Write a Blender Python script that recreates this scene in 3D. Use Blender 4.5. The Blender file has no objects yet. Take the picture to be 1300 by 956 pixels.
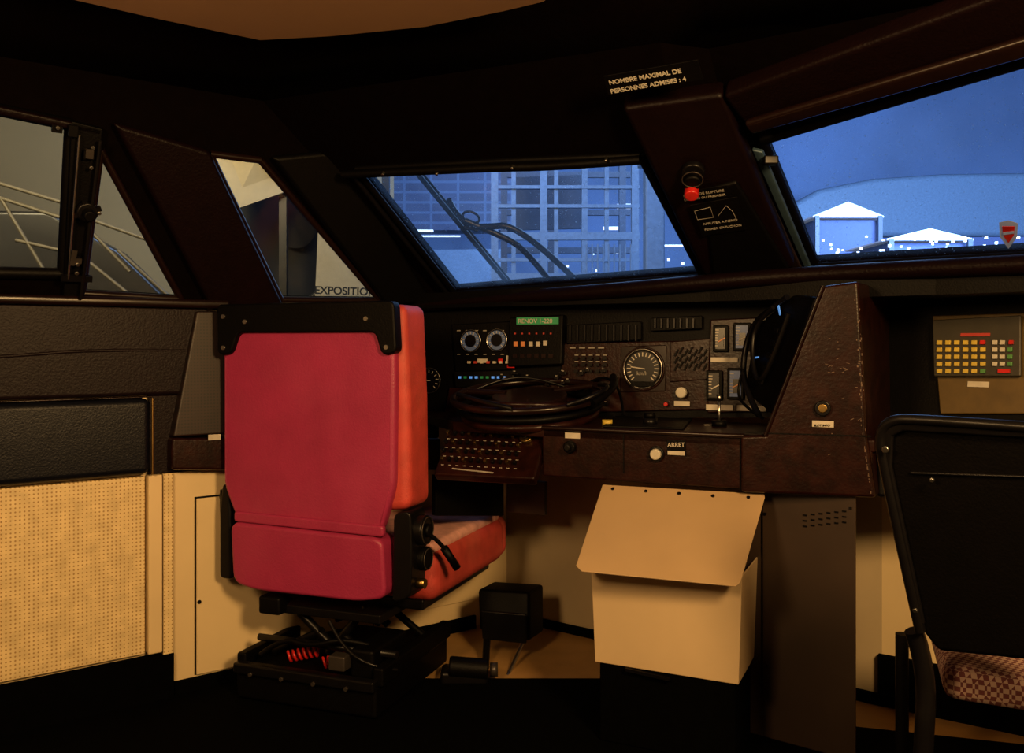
import bpy, bmesh, math, random
from mathutils import Vector, Matrix
from mathutils.geometry import tessellate_polygon
random.seed(4)
F=1140.0; HX=650.0; HY=436.0; EYE=1.0     # survey constants (metres, eye height 1 m)
V=Vector
CAM=V((0,0,EYE))
scene=bpy.context.scene
scene.view_settings.view_transform='Standard'

def P(px,py,d): return V(((px-HX)/F*d, d, EYE-(py-HY)/F*d))

class Pl:
    def __init__(s,a,b,c):
        n=(b-a).cross(c-a).normalized()
        if n.dot(CAM-a)<0: n=-n
        s.n=n; s.c=n.dot(a); s.p=a
        u=V((0,0,1)).cross(n)
        if u.length<.05: u=V((1,0,0))
        s.u=u.normalized(); s.v=n.cross(s.u).normalized()
    def at(s,px,py,off=0):
        r=V(((px-HX)/F,1,-(py-HY)/F))
        t=(s.c-s.n.dot(CAM))/s.n.dot(r)
        return CAM+r*t+s.n*off
    def atz(s,px,z):
        k=(px-HX)/F
        d=(s.c-s.n.z*z)/(s.n.x*k+s.n.y)
        return V((k*d,d,z))

# ---------------- materials ----------------
def mat(name,col,rough=.5,metal=0,emis=None,estr=1,var=.15,scale=30,bump=0,bscale=200,coat=0,spec=.5):
    m=bpy.data.materials.new(name); m.use_nodes=True
    nt=m.node_tree; b=nt.nodes['Principled BSDF']
    b.inputs['Roughness'].default_value=rough; b.inputs['Metallic'].default_value=metal
    b.inputs['Specular IOR Level'].default_value=spec
    b.inputs['Coat Weight'].default_value=coat
    tc=nt.nodes.new('ShaderNodeTexCoord')
    nz=nt.nodes.new('ShaderNodeTexNoise'); nz.inputs['Scale'].default_value=scale; nz.inputs['Detail'].default_value=4
    nt.links.new(tc.outputs['Object'],nz.inputs['Vector'])
    cr=nt.nodes.new('ShaderNodeValToRGB')
    cr.color_ramp.elements[0].position=.3; cr.color_ramp.elements[1].position=.7
    cr.color_ramp.elements[0].color=(*[c*(1-var) for c in col],1)
    cr.color_ramp.elements[1].color=(*[min(1,c*(1+var)) for c in col],1)
    nt.links.new(nz.outputs['Fac'],cr.inputs['Fac']); nt.links.new(cr.outputs['Color'],b.inputs['Base Color'])
    if emis:
        b.inputs['Emission Color'].default_value=(*emis,1); b.inputs['Emission Strength'].default_value=estr
    if bump:
        n2=nt.nodes.new('ShaderNodeTexNoise'); n2.inputs['Scale'].default_value=bscale
        nt.links.new(tc.outputs['Object'],n2.inputs['Vector'])
        bp=nt.nodes.new('ShaderNodeBump'); bp.inputs['Strength'].default_value=bump; bp.inputs['Distance'].default_value=.002
        nt.links.new(n2.outputs['Fac'],bp.inputs['Height']); nt.links.new(bp.outputs['Normal'],b.inputs['Normal'])
    return m
def wear(m,col,scale,lo,hi,amt=1.0):
    """blend a worn colour over large soft patches"""
    nt=m.node_tree; b=nt.nodes['Principled BSDF']; old=b.inputs['Base Color'].links[0].from_socket
    tc=nt.nodes.new('ShaderNodeTexCoord'); nz=nt.nodes.new('ShaderNodeTexNoise'); nz.inputs['Scale'].default_value=scale; nz.inputs['Detail'].default_value=7
    nt.links.new(tc.outputs['Object'],nz.inputs['Vector'])
    mr=nt.nodes.new('ShaderNodeMapRange'); mr.inputs[1].default_value=lo; mr.inputs[2].default_value=hi; mr.inputs[4].default_value=amt
    nt.links.new(nz.outputs['Fac'],mr.inputs[0])
    mx=nt.nodes.new('ShaderNodeMixRGB'); nt.links.new(mr.outputs[0],mx.inputs[0]); nt.links.new(old,mx.inputs[1]); mx.inputs[2].default_value=(*col,1)
    nt.links.new(mx.outputs[0],b.inputs['Base Color'])
def perforated(name,col,hole,scale,r=.28,rough=.5):
    m=mat(name,col,rough); nt=m.node_tree; b=nt.nodes['Principled BSDF']
    uv=nt.nodes.new('ShaderNodeUVMap'); vo=nt.nodes.new('ShaderNodeTexVoronoi'); vo.voronoi_dimensions='2D'
    vo.inputs['Scale'].default_value=scale; vo.inputs['Randomness'].default_value=0
    nt.links.new(uv.outputs['UV'],vo.inputs['Vector'])
    cm=nt.nodes.new('ShaderNodeMath'); cm.operation='LESS_THAN'; cm.inputs[1].default_value=r
    nt.links.new(vo.outputs['Distance'],cm.inputs[0])
    mx=nt.nodes.new('ShaderNodeMixRGB'); old=b.inputs['Base Color'].links[0].from_socket
    nt.links.new(old,mx.inputs[1]); mx.inputs[2].default_value=(*hole,1)
    nt.links.new(cm.outputs[0],mx.inputs[0]); nt.links.new(mx.outputs[0],b.inputs['Base Color'])
    return m
M={}
M['black']=mat('black_vinyl',(.0013,.0010,.0011),.5,bump=.3,spec=.11)
M['wallk']=mat('black_wall_lining',(.0019,.0009,.0008),.8,bump=.4,bscale=90,spec=.02)
M['ceil']=mat('black_padding',(.0026,.0011,.0009),.8,bump=.5,bscale=60,spec=.03)
M['brown']=mat('brown_leatherette',(.0042,.0013,.0016),.42,bump=.5,bscale=140,spec=.12)
M['pad']=mat('purple_brown_padding',(.0068,.0032,.0042),.45,bump=.45,bscale=160,spec=.15)
M['brownp']=mat('brown_paint',(.0115,.0026,.0019),.33,bump=.3,bscale=120,var=.45,spec=.25)
wear(M['brownp'],(.035,.011,.007),11,.58,.75,.5)
M['trimbr']=mat('brown_trim',(.008,.003,.0025),.28,spec=.35)
M['perfbr']=perforated('brown_perforated',(.014,.006,.005),(.002,.001,.001),110)
M['perfcr']=perforated('cream_perforated',(.66,.51,.265),(.34,.21,.07),95,.21)
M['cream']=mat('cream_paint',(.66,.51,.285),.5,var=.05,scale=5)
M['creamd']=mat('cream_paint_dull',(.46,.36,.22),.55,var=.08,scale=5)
M['navy']=mat('navy_vinyl',(.0020,.0027,.0065),.42,bump=.4,spec=.25)
M['bin']=mat('beige_enamel',(.52,.385,.225),.45,var=.05,scale=6)
M['lid']=mat('beige_enamel_lid_shaded',(.40,.275,.15),.42,var=.06,scale=6)  # same enamel as the body, shade put into the lid colour
M['grey']=mat('grey_cabinet',(.030,.018,.012),.42,var=.2,scale=5)
M['red']=mat('red_vinyl',(.295,.021,.076),.40,bump=.4,bscale=220,var=.10,scale=9,spec=.4)
wear(M['red'],(.36,.045,.11),4,.5,.8,.5)
M['red2']=mat('red_fabric_sidelit',(.46,.048,.038),.6,bump=.4,bscale=300,var=.15,scale=20)  # red fabric, with warm orange side light put into its colour
wear(M['red2'],(.55,.14,.09),6,.52,.78,.45)
M['pink']=mat('pink_worn_fabric',(.72,.36,.32),.8,bump=.4,bscale=300,var=.2,scale=25)
M['metal']=mat('dark_metal',(.0040,.0035,.004),.34,.2,spec=.3)
M['chrome']=mat('chrome',(.5,.48,.45),.28,1)
M['gold']=mat('brass',(.3,.2,.07),.35,1)
M['white']=mat('white_plastic',(.45,.42,.36),.4,var=.05)
M['label']=mat('label_white',(.45,.41,.35),.5)
M['tick']=mat('engraved_white',(.28,.26,.23),.5)
M['redp']=mat('red_plastic',(.45,.012,.01),.3)
M['yel']=mat('yellow_key',(.50,.36,.05),.5)
M['grn']=mat('green_key',(.06,.20,.05),.5)
M['floor']=mat('floor_lino',(.36,.20,.065),.5,scale=8)
M['mat']=mat('rubber_mat',(.0010,.0010,.0010),.95,spec=.02)
M['blueled_glint']=mat('led_glint_blue',(.1,.3,.8),.4,emis=(.1,.35,1),estr=.45)
M['greenled']=mat('led_green',(.02,.15,.05),.4,emis=(.03,.5,.12),estr=.12)
M['orled']=mat('led_orange',(.4,.12,.04),.4,emis=(1,.3,.05),estr=.15)
M['redled']=mat('led_red',(.3,.03,.02),.4,emis=(1,.05,.02),estr=.08)
M['dial']=mat('dial_face',(.002,.002,.003),.3)
M['dialb']=mat('dial_face_pale',(.07,.09,.12),.4,emis=(.35,.5,.75),estr=.05)
M['olive']=mat('olive_panel',(.085,.052,.013),.45)
M['olived']=mat('olive_dark_case',(.026,.022,.014),.45)
def glassmat(name,dust=.0,tint=(1,1,1)):
    m=bpy.data.materials.new(name); m.use_nodes=True; nt=m.node_tree
    nt.nodes.clear(); o=nt.nodes.new('ShaderNodeOutputMaterial')
    t=nt.nodes.new('ShaderNodeBsdfTransparent'); t.inputs[0].default_value=(*tint,1)
    g=nt.nodes.new('ShaderNodeBsdfGlossy'); g.inputs['Roughness'].default_value=.08
    mx=nt.nodes.new('ShaderNodeMixShader'); mx.inputs[0].default_value=.05
    nt.links.new(t.outputs[0],mx.inputs[1]); nt.links.new(g.outputs[0],mx.inputs[2])
    last=mx
    if dust:
        tc=nt.nodes.new('ShaderNodeTexCoord')
        d=nt.nodes.new('ShaderNodeBsdfTranslucent'); d.inputs[0].default_value=(.8,.9,1,1)
        for sc,th,k in ((26,.07,dust),(70,.12,dust*.8)):
            vo=nt.nodes.new('ShaderNodeTexVoronoi'); vo.inputs['Scale'].default_value=sc
            nt.links.new(tc.outputs['Object'],vo.inputs['Vector'])
            lt=nt.nodes.new('ShaderNodeMath'); lt.operation='LESS_THAN'; lt.inputs[1].default_value=th
            nt.links.new(vo.outputs['Distance'],lt.inputs[0])
            nz=nt.nodes.new('ShaderNodeTexNoise'); nz.inputs['Scale'].default_value=4
            nt.links.new(tc.outputs['Object'],nz.inputs['Vector'])
            m0=nt.nodes.new('ShaderNodeMath'); m0.operation='MULTIPLY'
            nt.links.new(nz.outputs['Fac'],m0.inputs[0]); nt.links.new(lt.outputs[0],m0.inputs[1])
            mu=nt.nodes.new('ShaderNodeMath'); mu.operation='MULTIPLY'; mu.inputs[1].default_value=k
            nt.links.new(m0.outputs[0],mu.inputs[0])
            m2=nt.nodes.new('ShaderNodeMixShader'); nt.links.new(mu.outputs[0],m2.inputs[0])
            nt.links.new(last.outputs[0],m2.inputs[1]); nt.links.new(d.outputs[0],m2.inputs[2]); last=m2
        nz=nt.nodes.new('ShaderNodeTexNoise'); nz.inputs['Scale'].default_value=2.2; nz.inputs['Detail'].default_value=6
        nt.links.new(tc.outputs['Object'],nz.inputs['Vector'])
        mr=nt.nodes.new('ShaderNodeMapRange'); mr.inputs[1].default_value=.35; mr.inputs[2].default_value=.75; mr.inputs[3].default_value=.02; mr.inputs[4].default_value=.16
        nt.links.new(nz.outputs['Fac'],mr.inputs[0])
        m3=nt.nodes.new('ShaderNodeMixShader'); nt.links.new(mr.outputs[0],m3.inputs[0]); nt.links.new(last.outputs[0],m3.inputs[1]); nt.links.new(d.outputs[0],m3.inputs[2]); last=m3
    nt.links.new(last.outputs[0],o.inputs['Surface'])
    return m
M['glass']=glassmat('window_glass',0,(.92,.92,.88))
M['glassd']=glassmat('windscreen_glass',1.0,(.95,.98,1))

# ---------------- mesh helpers ----------------
COL=scene.collection
def new(name,me,m=None,bev=0,seg=2,smooth=False):
    ob=bpy.data.objects.new(name,me); COL.objects.link(ob)
    if m: me.materials.append(M[m] if isinstance(m,str) else m)
    if smooth:
        for f in me.polygons: f.use_smooth=True
    if bev:
        b=ob.modifiers.new('bevel','BEVEL'); b.width=bev; b.segments=seg; b.limit_method='ANGLE'
        for f in me.polygons: f.use_smooth=True
        w=ob.modifiers.new('wn','WEIGHTED_NORMAL')
    return ob
def uvs(me,u,v):
    l=me.uv_layers.new(name='UVMap')
    for lp in me.loops:
        c=me.vertices[lp.vertex_index].co; l.data[lp.index].uv=(c.dot(u),c.dot(v))
def slab(name,pts,t,m,bev=0,holes=(),ext=None,seg=2):
    """front face through pts, thickness t away from the viewer side"""
    a,b,c=pts[0],pts[1],pts[2]
    n=V((0,0,0))
    for i in range(len(pts)):
        p,q=pts[i],pts[(i+1)%len(pts)]; n+=p.cross(q)
    n.normalize()
    if n.dot(CAM-a)<0: n=-n
    e=ext if ext is not None else -n*t
    loops=[list(pts)]+[list(h) for h in holes]
    tris=tessellate_polygon(loops); flat=[p for l in loops for p in l]; N=len(flat)
    bm=bmesh.new(); vs=[bm.verts.new(p) for p in flat]+[bm.verts.new(p+e) for p in flat]
    if holes:
        for t3 in tris:
            bm.faces.new([vs[i] for i in t3]); bm.faces.new([vs[i+N] for i in reversed(t3)])
    else:
        bm.faces.new(vs[:N]); bm.faces.new([vs[i] for i in range(2*N-1,N-1,-1)])
    k=0
    for l in loops:
        L=len(l)
        for i in range(L):
            j=(i+1)%L; bm.faces.new([vs[k+i],vs[k+j],vs[k+j+N],vs[k+i+N]])
        k+=L
    bmesh.ops.recalc_face_normals(bm,faces=bm.faces)
    me=bpy.data.meshes.new(name); bm.to_mesh(me); bm.free()
    u=V((0,0,1)).cross(n); u=u.normalized() if u.length>.05 else V((1,0,0))
    uvs(me,u,n.cross(u))
    return new(name,me,m,bev,seg)
def pslab(name,pl,px,t,m,off=0,bev=0,holes=(),ext=None,seg=2):
    return slab(name,[pl.at(x,y,off) for x,y in px],t,m,bev,[[pl.at(x,y,off) for x,y in h] for h in holes],ext,seg)
def box(name,c,s,m,rot=None,bev=0,seg=3,par=None):
    bm=bmesh.new(); bmesh.ops.create_cube(bm,size=1)
    bmesh.ops.scale(bm,vec=V(s),verts=bm.verts)
    me=bpy.data.meshes.new(name); bm.to_mesh(me); bm.free()
    ob=new(name,me,m,bev,seg); ob.location=c
    if rot: ob.rotation_euler=rot
    return ob
def cyl(name,a,b,r,m,seg=24,r2=None,bev=0):
    a,b=V(a),V(b); d=b-a
    bm=bmesh.new(); bmesh.ops.create_cone(bm,cap_ends=True,segments=seg,radius1=r,radius2=r if r2 is None else r2,depth=d.length)
    q=d.to_track_quat('Z','Y').to_matrix().to_4x4(); bm.transform(Matrix.Translation((a+b)/2)@q)
    me=bpy.data.meshes.new(name); bm.to_mesh(me); bm.free()
    ob=new(name,me,m,bev)
    for f in me.polygons: f.use_smooth=len(f.vertices)==4
    return ob
def tube(name,pts,r,m,closed=False,res=4,smooth=True):
    cu=bpy.data.curves.new(name,'CURVE'); cu.dimensions='3D'; cu.bevel_depth=r; cu.bevel_resolution=res; cu.use_fill_caps=True
    s=cu.splines.new('NURBS' if smooth and len(pts)>2 else 'POLY'); s.points.add(len(pts)-1)
    for i,p in enumerate(pts): s.points[i].co=(*p,1)
    s.use_cyclic_u=closed
    if s.type=='NURBS': s.order_u=3; s.use_endpoint_u=not closed
    cu.materials.append(M[m]); ob=bpy.data.objects.new(name,cu); COL.objects.link(ob); return ob
def helix(name,c,axis,r,L,turns,wr,m):
    axis=axis.normalized(); u=axis.orthogonal().normalized(); w=axis.cross(u)
    pts=[c+axis*(L*i/(turns*12)-L/2)+u*r*math.cos(i*math.pi/6)+w*r*math.sin(i*math.pi/6) for i in range(turns*12+1)]
    return tube(name,pts,wr,m,res=2)
def boxes(name,pl,items,t,m,off=0,bev=0):
    """many small raised rectangles on a plane, one mesh"""
    bm=bmesh.new()
    for it in items:
        px,py,w,h=it[:4]; rot=it[4] if len(it)>4 else 0
        c=pl.at(px,py,off); s=c.y/F
        r=bmesh.ops.create_cube(bm,size=1)['verts']
        ca,sa=math.cos(rot),math.sin(rot)
        u=pl.u*ca+pl.v*sa; v=pl.v*ca-pl.u*sa
        for vv in r:
            o=vv.co.copy(); vv.co=c+u*o.x*w*s+v*o.y*h*s+pl.n*(o.z+.5)*t
    me=bpy.data.meshes.new(name); bm.to_mesh(me); bm.free()
    return new(name,me,m,bev)
def btn(name,pl,px,py,r,t,m,off=0):
    c=pl.at(px,py,off); s=c.y/F
    return cyl(name,c,c+pl.n*t,r*s,m,20,bev=min(t,r*s)*.25)
def ring(name,pl,px,py,r,wr,m,off=0):
    c=pl.at(px,py,off); s=c.y/F
    return tube(name,[c+(pl.u*math.cos(a)+pl.v*math.sin(a))*r*s for a in [i*math.pi/12 for i in range(24)]],wr,m,True)
def gauge(name,pl,px,py,r,face='dial',needle=.6,tick='label',n=11,off=.002):
    o=[btn(name+'_case',pl,px,py,r,.008,'black',off),btn(name+'_face',pl,px,py,r*.88,.001,face,off+.008),
       ring(name+'_bezel',pl,px,py,r,.0016,'chrome',off+.008)]
    c=pl.at(px,py,off); s=c.y/F
    bm=bmesh.new()
    def addb(x,y,w,h,rot):
        rr=bmesh.ops.create_cube(bm,size=1)['verts']; ca,sa=math.cos(rot),math.sin(rot)
        for vv in rr:
            q=vv.co.copy(); X=x+(q.x*w*ca-q.y*h*sa); Y=y+(q.x*w*sa+q.y*h*ca)
            vv.co=c+pl.u*X*s+pl.v*Y*s+pl.n*(.0095+q.z*.001)
    for i in range(n):
        a=math.radians(225-270*i/(n-1)); addb(math.cos(a)*r*.72,math.sin(a)*r*.72,r*.2,max(.7,r*.05),a)
    addb(math.cos(needle*4)*r*.25,math.sin(needle*4)*r*.25,r*.75,max(.8,r*.05),needle*4)
    me=bpy.data.meshes.new(name+'_ticks'); bm.to_mesh(me); bm.free(); o.append(new(name+'_ticks',me,tick))
    return o
def text(name,body,pl,x1,y1,x2,y2,m,off=.003,k=.60,bold=.012):
    a=pl.at(x1,y1,off); b=pl.at(x2,y2,off); u=(b-a).normalized(); v=pl.n.cross(u)
    cu=bpy.data.curves.new(name,'FONT'); cu.body=body; cu.size=(b-a).length/(k*len(body)); cu.extrude=.0004
    cu.offset=cu.size*bold
    cu.materials.append(M[m]); ob=bpy.data.objects.new(name,cu); COL.objects.link(ob)
    mx=Matrix((u,v,pl.n)).transposed().to_4x4(); mx.translation=a; ob.matrix_world=mx
    return ob
def flatten(l):
    r=[]
    for x in l:
        if isinstance(x,(list,tuple)): r+=flatten(x)
        else: r.append(x)
    return r
def group(name,parts,loc=None):
    parts=flatten(parts); e=bpy.data.objects.new(name,None); COL.objects.link(e); e.empty_display_size=.1
    if loc is None:
        o=parts[0]
        loc=o.location if o.location.length>1e-6 else (sum((V(c) for c in o.bound_box),V())/8 if o.type=='MESH' else V())
    e.location=loc
    inv=Matrix.Translation(-V(loc))
    for p in parts:
        p.parent=e; p.matrix_parent_inverse=inv
    return e

# ---------------- camera ----------------
cd=bpy.data.cameras.new('camera'); cam=bpy.data.objects.new('camera',cd); COL.objects.link(cam)
cam.location=CAM; cam.rotation_euler=(math.pi/2,0,0); cd.sensor_width=36; cd.lens=36*F/1300
cd.shift_y=-(478-HY)/1300; cd.clip_start=.02; scene.camera=cam

# ---------------- planes of the cab ----------------
nW=V((.602,-.798,0)); WL=V((-1.306,2.29,0)); WD=V((.798,.602,0))
PW=Pl(WL,WL+WD,WL+V((0,0,1)))                       # lower left wall
lean=math.tan(math.radians(25)); b0=WL+V((0,0,1.11))
PL=Pl(b0,b0+WD,b0+V((0,0,1))+nW*lean)                # raked side-window wall
PF1=Pl(P(577,372,3.02),P(893,350,2.62),P(813,196,2.27))
PF2=Pl(P(1035,338,2.6),P(1300,325,2.3),P(1300,78,1.8))
Lw=[V((-2.6,1.314,0)),V((-.02,3.26,0)),V((1.03,2.5,0)),V((1.33,2.3,0)),V((2.2,.66,0)),V((-.44,-1.335,0))]
def prism(name,plan,z0,z1,m,bev=0):
    return slab(name,[V((p[0],p[1],z1)) for p in plan],0,m,bev,ext=V((0,0,z0-z1)))
prism('floor',[(p.x,p.y) for p in Lw],-.05,0,'floor')
mt=prism('floor_mat',[(-1.0,2.53),(-.9,2.66),(.62,2.66),(.8,2.35),(1.35,2.2),(2.1,.6),(-.44,-1.3),(-2.5,1.3)],.001,.008,'mat')

def wallseg(name,a,b,z0,z1,m,t=.04):
    a,b=V(a),V(b)
    return slab(name,[V((a.x,a.y,z0)),V((b.x,b.y,z0)),V((b.x,b.y,z1)),V((a.x,a.y,z1))],t,m)
wallseg('wall_left',Lw[0],Lw[1],0,1.11,'cream')
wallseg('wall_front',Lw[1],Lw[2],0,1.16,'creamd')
wallseg('wall_front_corner',Lw[2],Lw[3],0,1.18,'cream')
wallseg('wall_right_front',Lw[3],Lw[4],0,1.2,'cream')
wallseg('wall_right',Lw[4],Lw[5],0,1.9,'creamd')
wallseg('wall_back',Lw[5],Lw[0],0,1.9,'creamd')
ZT=1.66
def inter(pa,pb,z):
    A=Matrix(((pa.n.x,pa.n.y),(pb.n.x,pb.n.y))); r=V((pa.c-pa.n.z*z,pb.c-pb.n.z*z)); s=A.inverted()@r
    return V((s.x,s.y,z))
cT=inter(PL,PF1,ZT); cB=inter(PL,PF1,1.11)
openA=[(-330,70),(90,158),(80,347),(-330,340)]
openA2=[(127,190),(229,379),(104,372)]
openB=[(266,195),(330,203),(482,381),(356,380)]
slab('wall_left_windows',[PL.atz(-620,1.11),cB,cT,PL.atz(-620,ZT)],.03,'wallk',
     holes=[[PL.at(x,y) for x,y in h] for h in (openA,openA2,openB)])
openC=[(453,213),(640,203),(813,196),(893,350),(579,372)]
f1b=PF1.atz(905,1.11); f1t=PF1.atz(838,ZT)
slab('wall_front_windscreen',[cB,f1b,f1t,cT],.04,'wallk',holes=[[PF1.at(x,y) for x,y in openC]])
c2T=PF2.atz(900,ZT); c2B=PF2.atz(985,1.11)
openD=[(968,176),(1035,338),(1420,318),(1420,40)]
slab('wall_right_windscreen',[c2B,PF2.atz(1700,1.11),PF2.atz(1700,ZT),c2T],.04,'wallk',holes=[[PF2.at(x,y) for x,y in openD]])
slab('wall_front_pillar',[f1b,c2B,c2T,f1t],.04,'wallk')
ring0=[PL.atz(-620,ZT),cT,f1t,c2T,PF2.atz(1700,ZT)]
ins=[V((.22,-.3,0)),V((.12,-.38,0)),V((-.05,-.42,0)),V((-.12,-.42,0)),V((-.3,-.3,0))]
ring1=[V((p.x+i.x,p.y+i.y,1.86)) for p,i in zip(ring0,ins)]
bm=bmesh.new(); A=[bm.verts.new(p) for p in ring0]; mid=[bm.verts.new((p+q)/2+V((0,.03,.03))) for p,q in zip(ring0,ring1)]; B=[bm.verts.new(p) for p in ring1]
for r0,r1 in ((A,mid),(mid,B)):
    for i in range(4): bm.faces.new([r0[i],r0[i+1],r1[i+1],r1[i]])
me=bpy.data.meshes.new('ceiling_cove'); bm.to_mesh(me); bm.free(); cv=new('ceiling_cove',me,'ceil',smooth=True)
so=cv.modifiers.new('s','SOLIDIFY'); so.thickness=.02
slab('ceiling',[V((p.x,p.y,1.86)) for p in (V((-2.9,1.2,0)),ring1[1]+V((-.3,.4,0)),V((.9,2.6,0)),V((2.6,1.4,0)),V((2.3,.4,0)),V((-.44,-1.5,0)))],0,'ceil',ext=V((0,0,.04)))
PC=Pl(V((0,1,1.69)),V((1,1,1.69)),V((0,2,1.69)))
M['cpan']=mat('cream_ceiling_panel',(.42,.25,.14),.5,var=.06,scale=4)
cp=pslab('ceiling_panel',PC,[(-60,-30),(95,0),(205,25),(330,51),(420,46),(540,34),(640,14),(690,2),(740,-40),(760,-160),(740,-400),(-300,-400),(-260,-120)],0,'cpan',ext=V((0,0,.16)))
# ---------------- left wall finishing ----------------
def wq(name,x0,x1,z0,z1,m,off,bev=0,t=None):
    pts=[]
    for x,z in ((x0,z0),(x1,z0),(x1,z1),(x0,z1)): pts.append(PW.atz(x,z)+PW.n*off)
    return slab(name,pts,off if t is None else t,m,bev)
group('wainscot_padding',[wq('padding_upper',-500,262,.855,1.105,'pad',.03,.012),
      wq('padding_lower',186,262,.635,.855,'pad',.02,.004),
      tube('padding_fold',[PW.atz(-200,.95)+PW.n*.026,PW.atz(0,.965)+PW.n*.028,PW.atz(120,.985)+PW.n*.028,PW.atz(240,.98)+PW.n*.026],.005,'pad'),
      wq('sill_cap',-500,285,1.10,1.125,'trimbr',.05,.008)])
group('wall_storage_box',[wq('box_front',-500,186,.64,.85,'navy',.05,.02,.045),
      tube('box_edge',[PW.atz(187,.64)+PW.n*.052,PW.atz(187,.85)+PW.n*.052],.0025,'gold'),
      tube('box_top_edge',[PW.atz(-500,.853)+PW.n*.045,PW.atz(187,.853)+PW.n*.045],.002,'trimbr')])
group('perforated_wall_panel',[wq('panel_face',-500,182,.14,.632,'perfcr',.02,.004),
      wq('post_face',184,202,.14,.635,'cream',.035,.004),wq('post_perforated',204,217,.10,.635,'perfcr',.025,.002)])
wq('baseboard_left',-500,217,0,.13,'mat',.03)
wq('baseboard_left.001',219,600,0,.045,'mat',.022)
cab=[wq('cabinet_front',218,640,.022,.64,'cream',.012,.003)]
cab+=[wq('door_leaf',247,470,.05,.555,'cream',.02,.003),wq('door_gap_left',245,247.5,.05,.557,'black',.0145),
      wq('door_gap_top',245,471,.555,.560,'black',.0145),wq('door_gap_right',470,472,.05,.557,'black',.0145),
      wq('door_leaf_right',478,612,.10,.40,'cream',.018,.003),wq('gap_right',478,613,.40,.404,'black',.0145),
      wq('shelf_recess',316,430,.30,.34,'grey',.022)]
cab.append(btn('screw',PW,250,762,2.5,.004,'metal',.02))
group('low_cabinet',cab)
PP=Pl(PW.at(220,555,.06),PW.at(283,550,.06),PW.at(250,395,.05))
group('console_end_post',[pslab('post_panel',PP,[(250,395),(300,395),(300,550),(220,555)],.05,'perfbr',0,.006),
     pslab('post_rail',PP,[(218,556),(560,556),(560,597),(218,597)],.05,'brownp',0,.008),
     boxes('post_label',PP,[(272,555,16,7)],.002,'label',.001),
     pslab('post_filler',PP,[(300,397),(560,392),(560,556),(300,556)],.03,'black',-.01,.006)])
def frame(name,pl,poly,w,m,off=.012):
    pts=[pl.at(x,y,off) for x,y in poly]; 
    return [tube('%s_bar_%d'%(name,i),[pts[i],pts[(i+1)%len(pts)]],w,m,smooth=False) for i in range(len(pts))]
def windw(name,pl,poly,fm='trimbr',fw=.012,gm='glass',extra=()):
    g=pslab('glass',pl,poly,.006,gm,-.015)
    return group(name,[g]+frame('frame',pl,poly,fw,fm,.004)+list(extra))
hw=[]
hw+= [pslab('slider_rail',PL,[(88,150),(128,160),(104,375),(78,372)],.02,'black',.03,.004)]
hw+= [tube('slider_rod',[PL.at(122,172,.05),PL.at(98,370,.05)],.005,'metal',smooth=False),
      tube('slider_rod_b',[PL.at(96,165,.05),PL.at(82,345,.05)],.0025,'chrome',smooth=False)]
hw+= [btn('latch_base',PL,106,262,13,.02,'metal',.035),btn('latch_knob',PL,106,262,7,.05,'black',.035)]
hw+= [boxes('latch_arms',PL,[(106,262,34,6,.4),(106,262,6,30,.3),(108,190,12,10,0),(90,322,12,8,0),(93,345,36,8,0),(68,158,12,8),(88,160,10,14)],.012,'metal',.04)]
M['steelm']=mat('worn_steel',(.06,.05,.045),.4,.6)
hw+= [boxes('latch_plates',PL,[(108,188,9,12,0),(93,322,10,7,0),(106,262,12,4,.4),(88,318,6,20,-.1)],.004,'steelm',.053)]
hw+= [btn('latch_screw_%d'%i,PL,x,y,2.5,.006,'chrome',.054) for i,(x,y) in enumerate(((93,326),(92,337),(110,205),(112,180),(68,155),(120,262)))]
windw('window_1',PL,openA,'black',.016,extra=hw)
windw('window_2',PL,openA2,'trimbr',.010)
windw('window_3',PL,openB,'trimbr',.010)
group('trim_1',[pslab('sill_rail',PL,[(-400,350),(235,381),(238,388),(-400,372)],.02,'black',.03,.006),
  pslab('head_rail',PL,[(-400,45),(128,160),(126,170),(-400,60)],.02,'brown',.03,.006)])
group('trim_2',[pslab('pillar_cover',PL,[(140,152),(262,188),(357,386),(266,390)],.03,'brown',.035,.012)])
group('trim_3',[pslab('pillar_cover',PL,[(340,196),(425,188),(545,380),(486,384)],.03,'black',.035,.012)])
windw('window_4',PF1,openC,'black',.010,'glassd',
   extra=[tube('seal_left',[PF1.at(447,214,.015),PF1.at(574,374,.015)],.008,'metal',smooth=False),
          tube('cover_top',[PF1.at(440,212,.03),PF1.at(520,208,.03),PF1.at(640,202,.03),PF1.at(700,201,.03),PF1.at(815,192,.03)],.012,'black')]
        +[btn('cover_screw_%d'%i,PF1,x,y,2.2,.012,'chrome',.035) for i,(x,y) in enumerate(((492,207),(560,206),(655,198),(773,188)))])
bl=mat('bluish_metal',(.05,.09,.13),.4,.3); M['blmetal']=bl
windw('window_5',PF2,openD,'black',.014,'glassd',
   extra=[pslab('defrost_strip',PF2,[(935,175),(958,175),(1030,340),(1005,342)],.012,'perfbr',.06,.003),
          pslab('reveal_strip',PF2,[(958,175),(972,178),(1037,338),(1030,340)],.012,'blmetal',.04,.003),
          box('bracket',PF2.at(982,184,.05),(.035,.03,.022),'metal',bev=.004)])
PPi=Pl(P(895,350,2.52),P(1012,342,2.44),P(790,140,2.10))
pil=[pslab('pillar_pad',PPi,[(788,138),(918,120),(1010,343),(893,352)],.06,'brown',0,.015),
  pslab('pillar_step',PPi,[(893,240),(935,228),(1003,340),(905,350)],.02,'black',.01,.008)]
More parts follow.
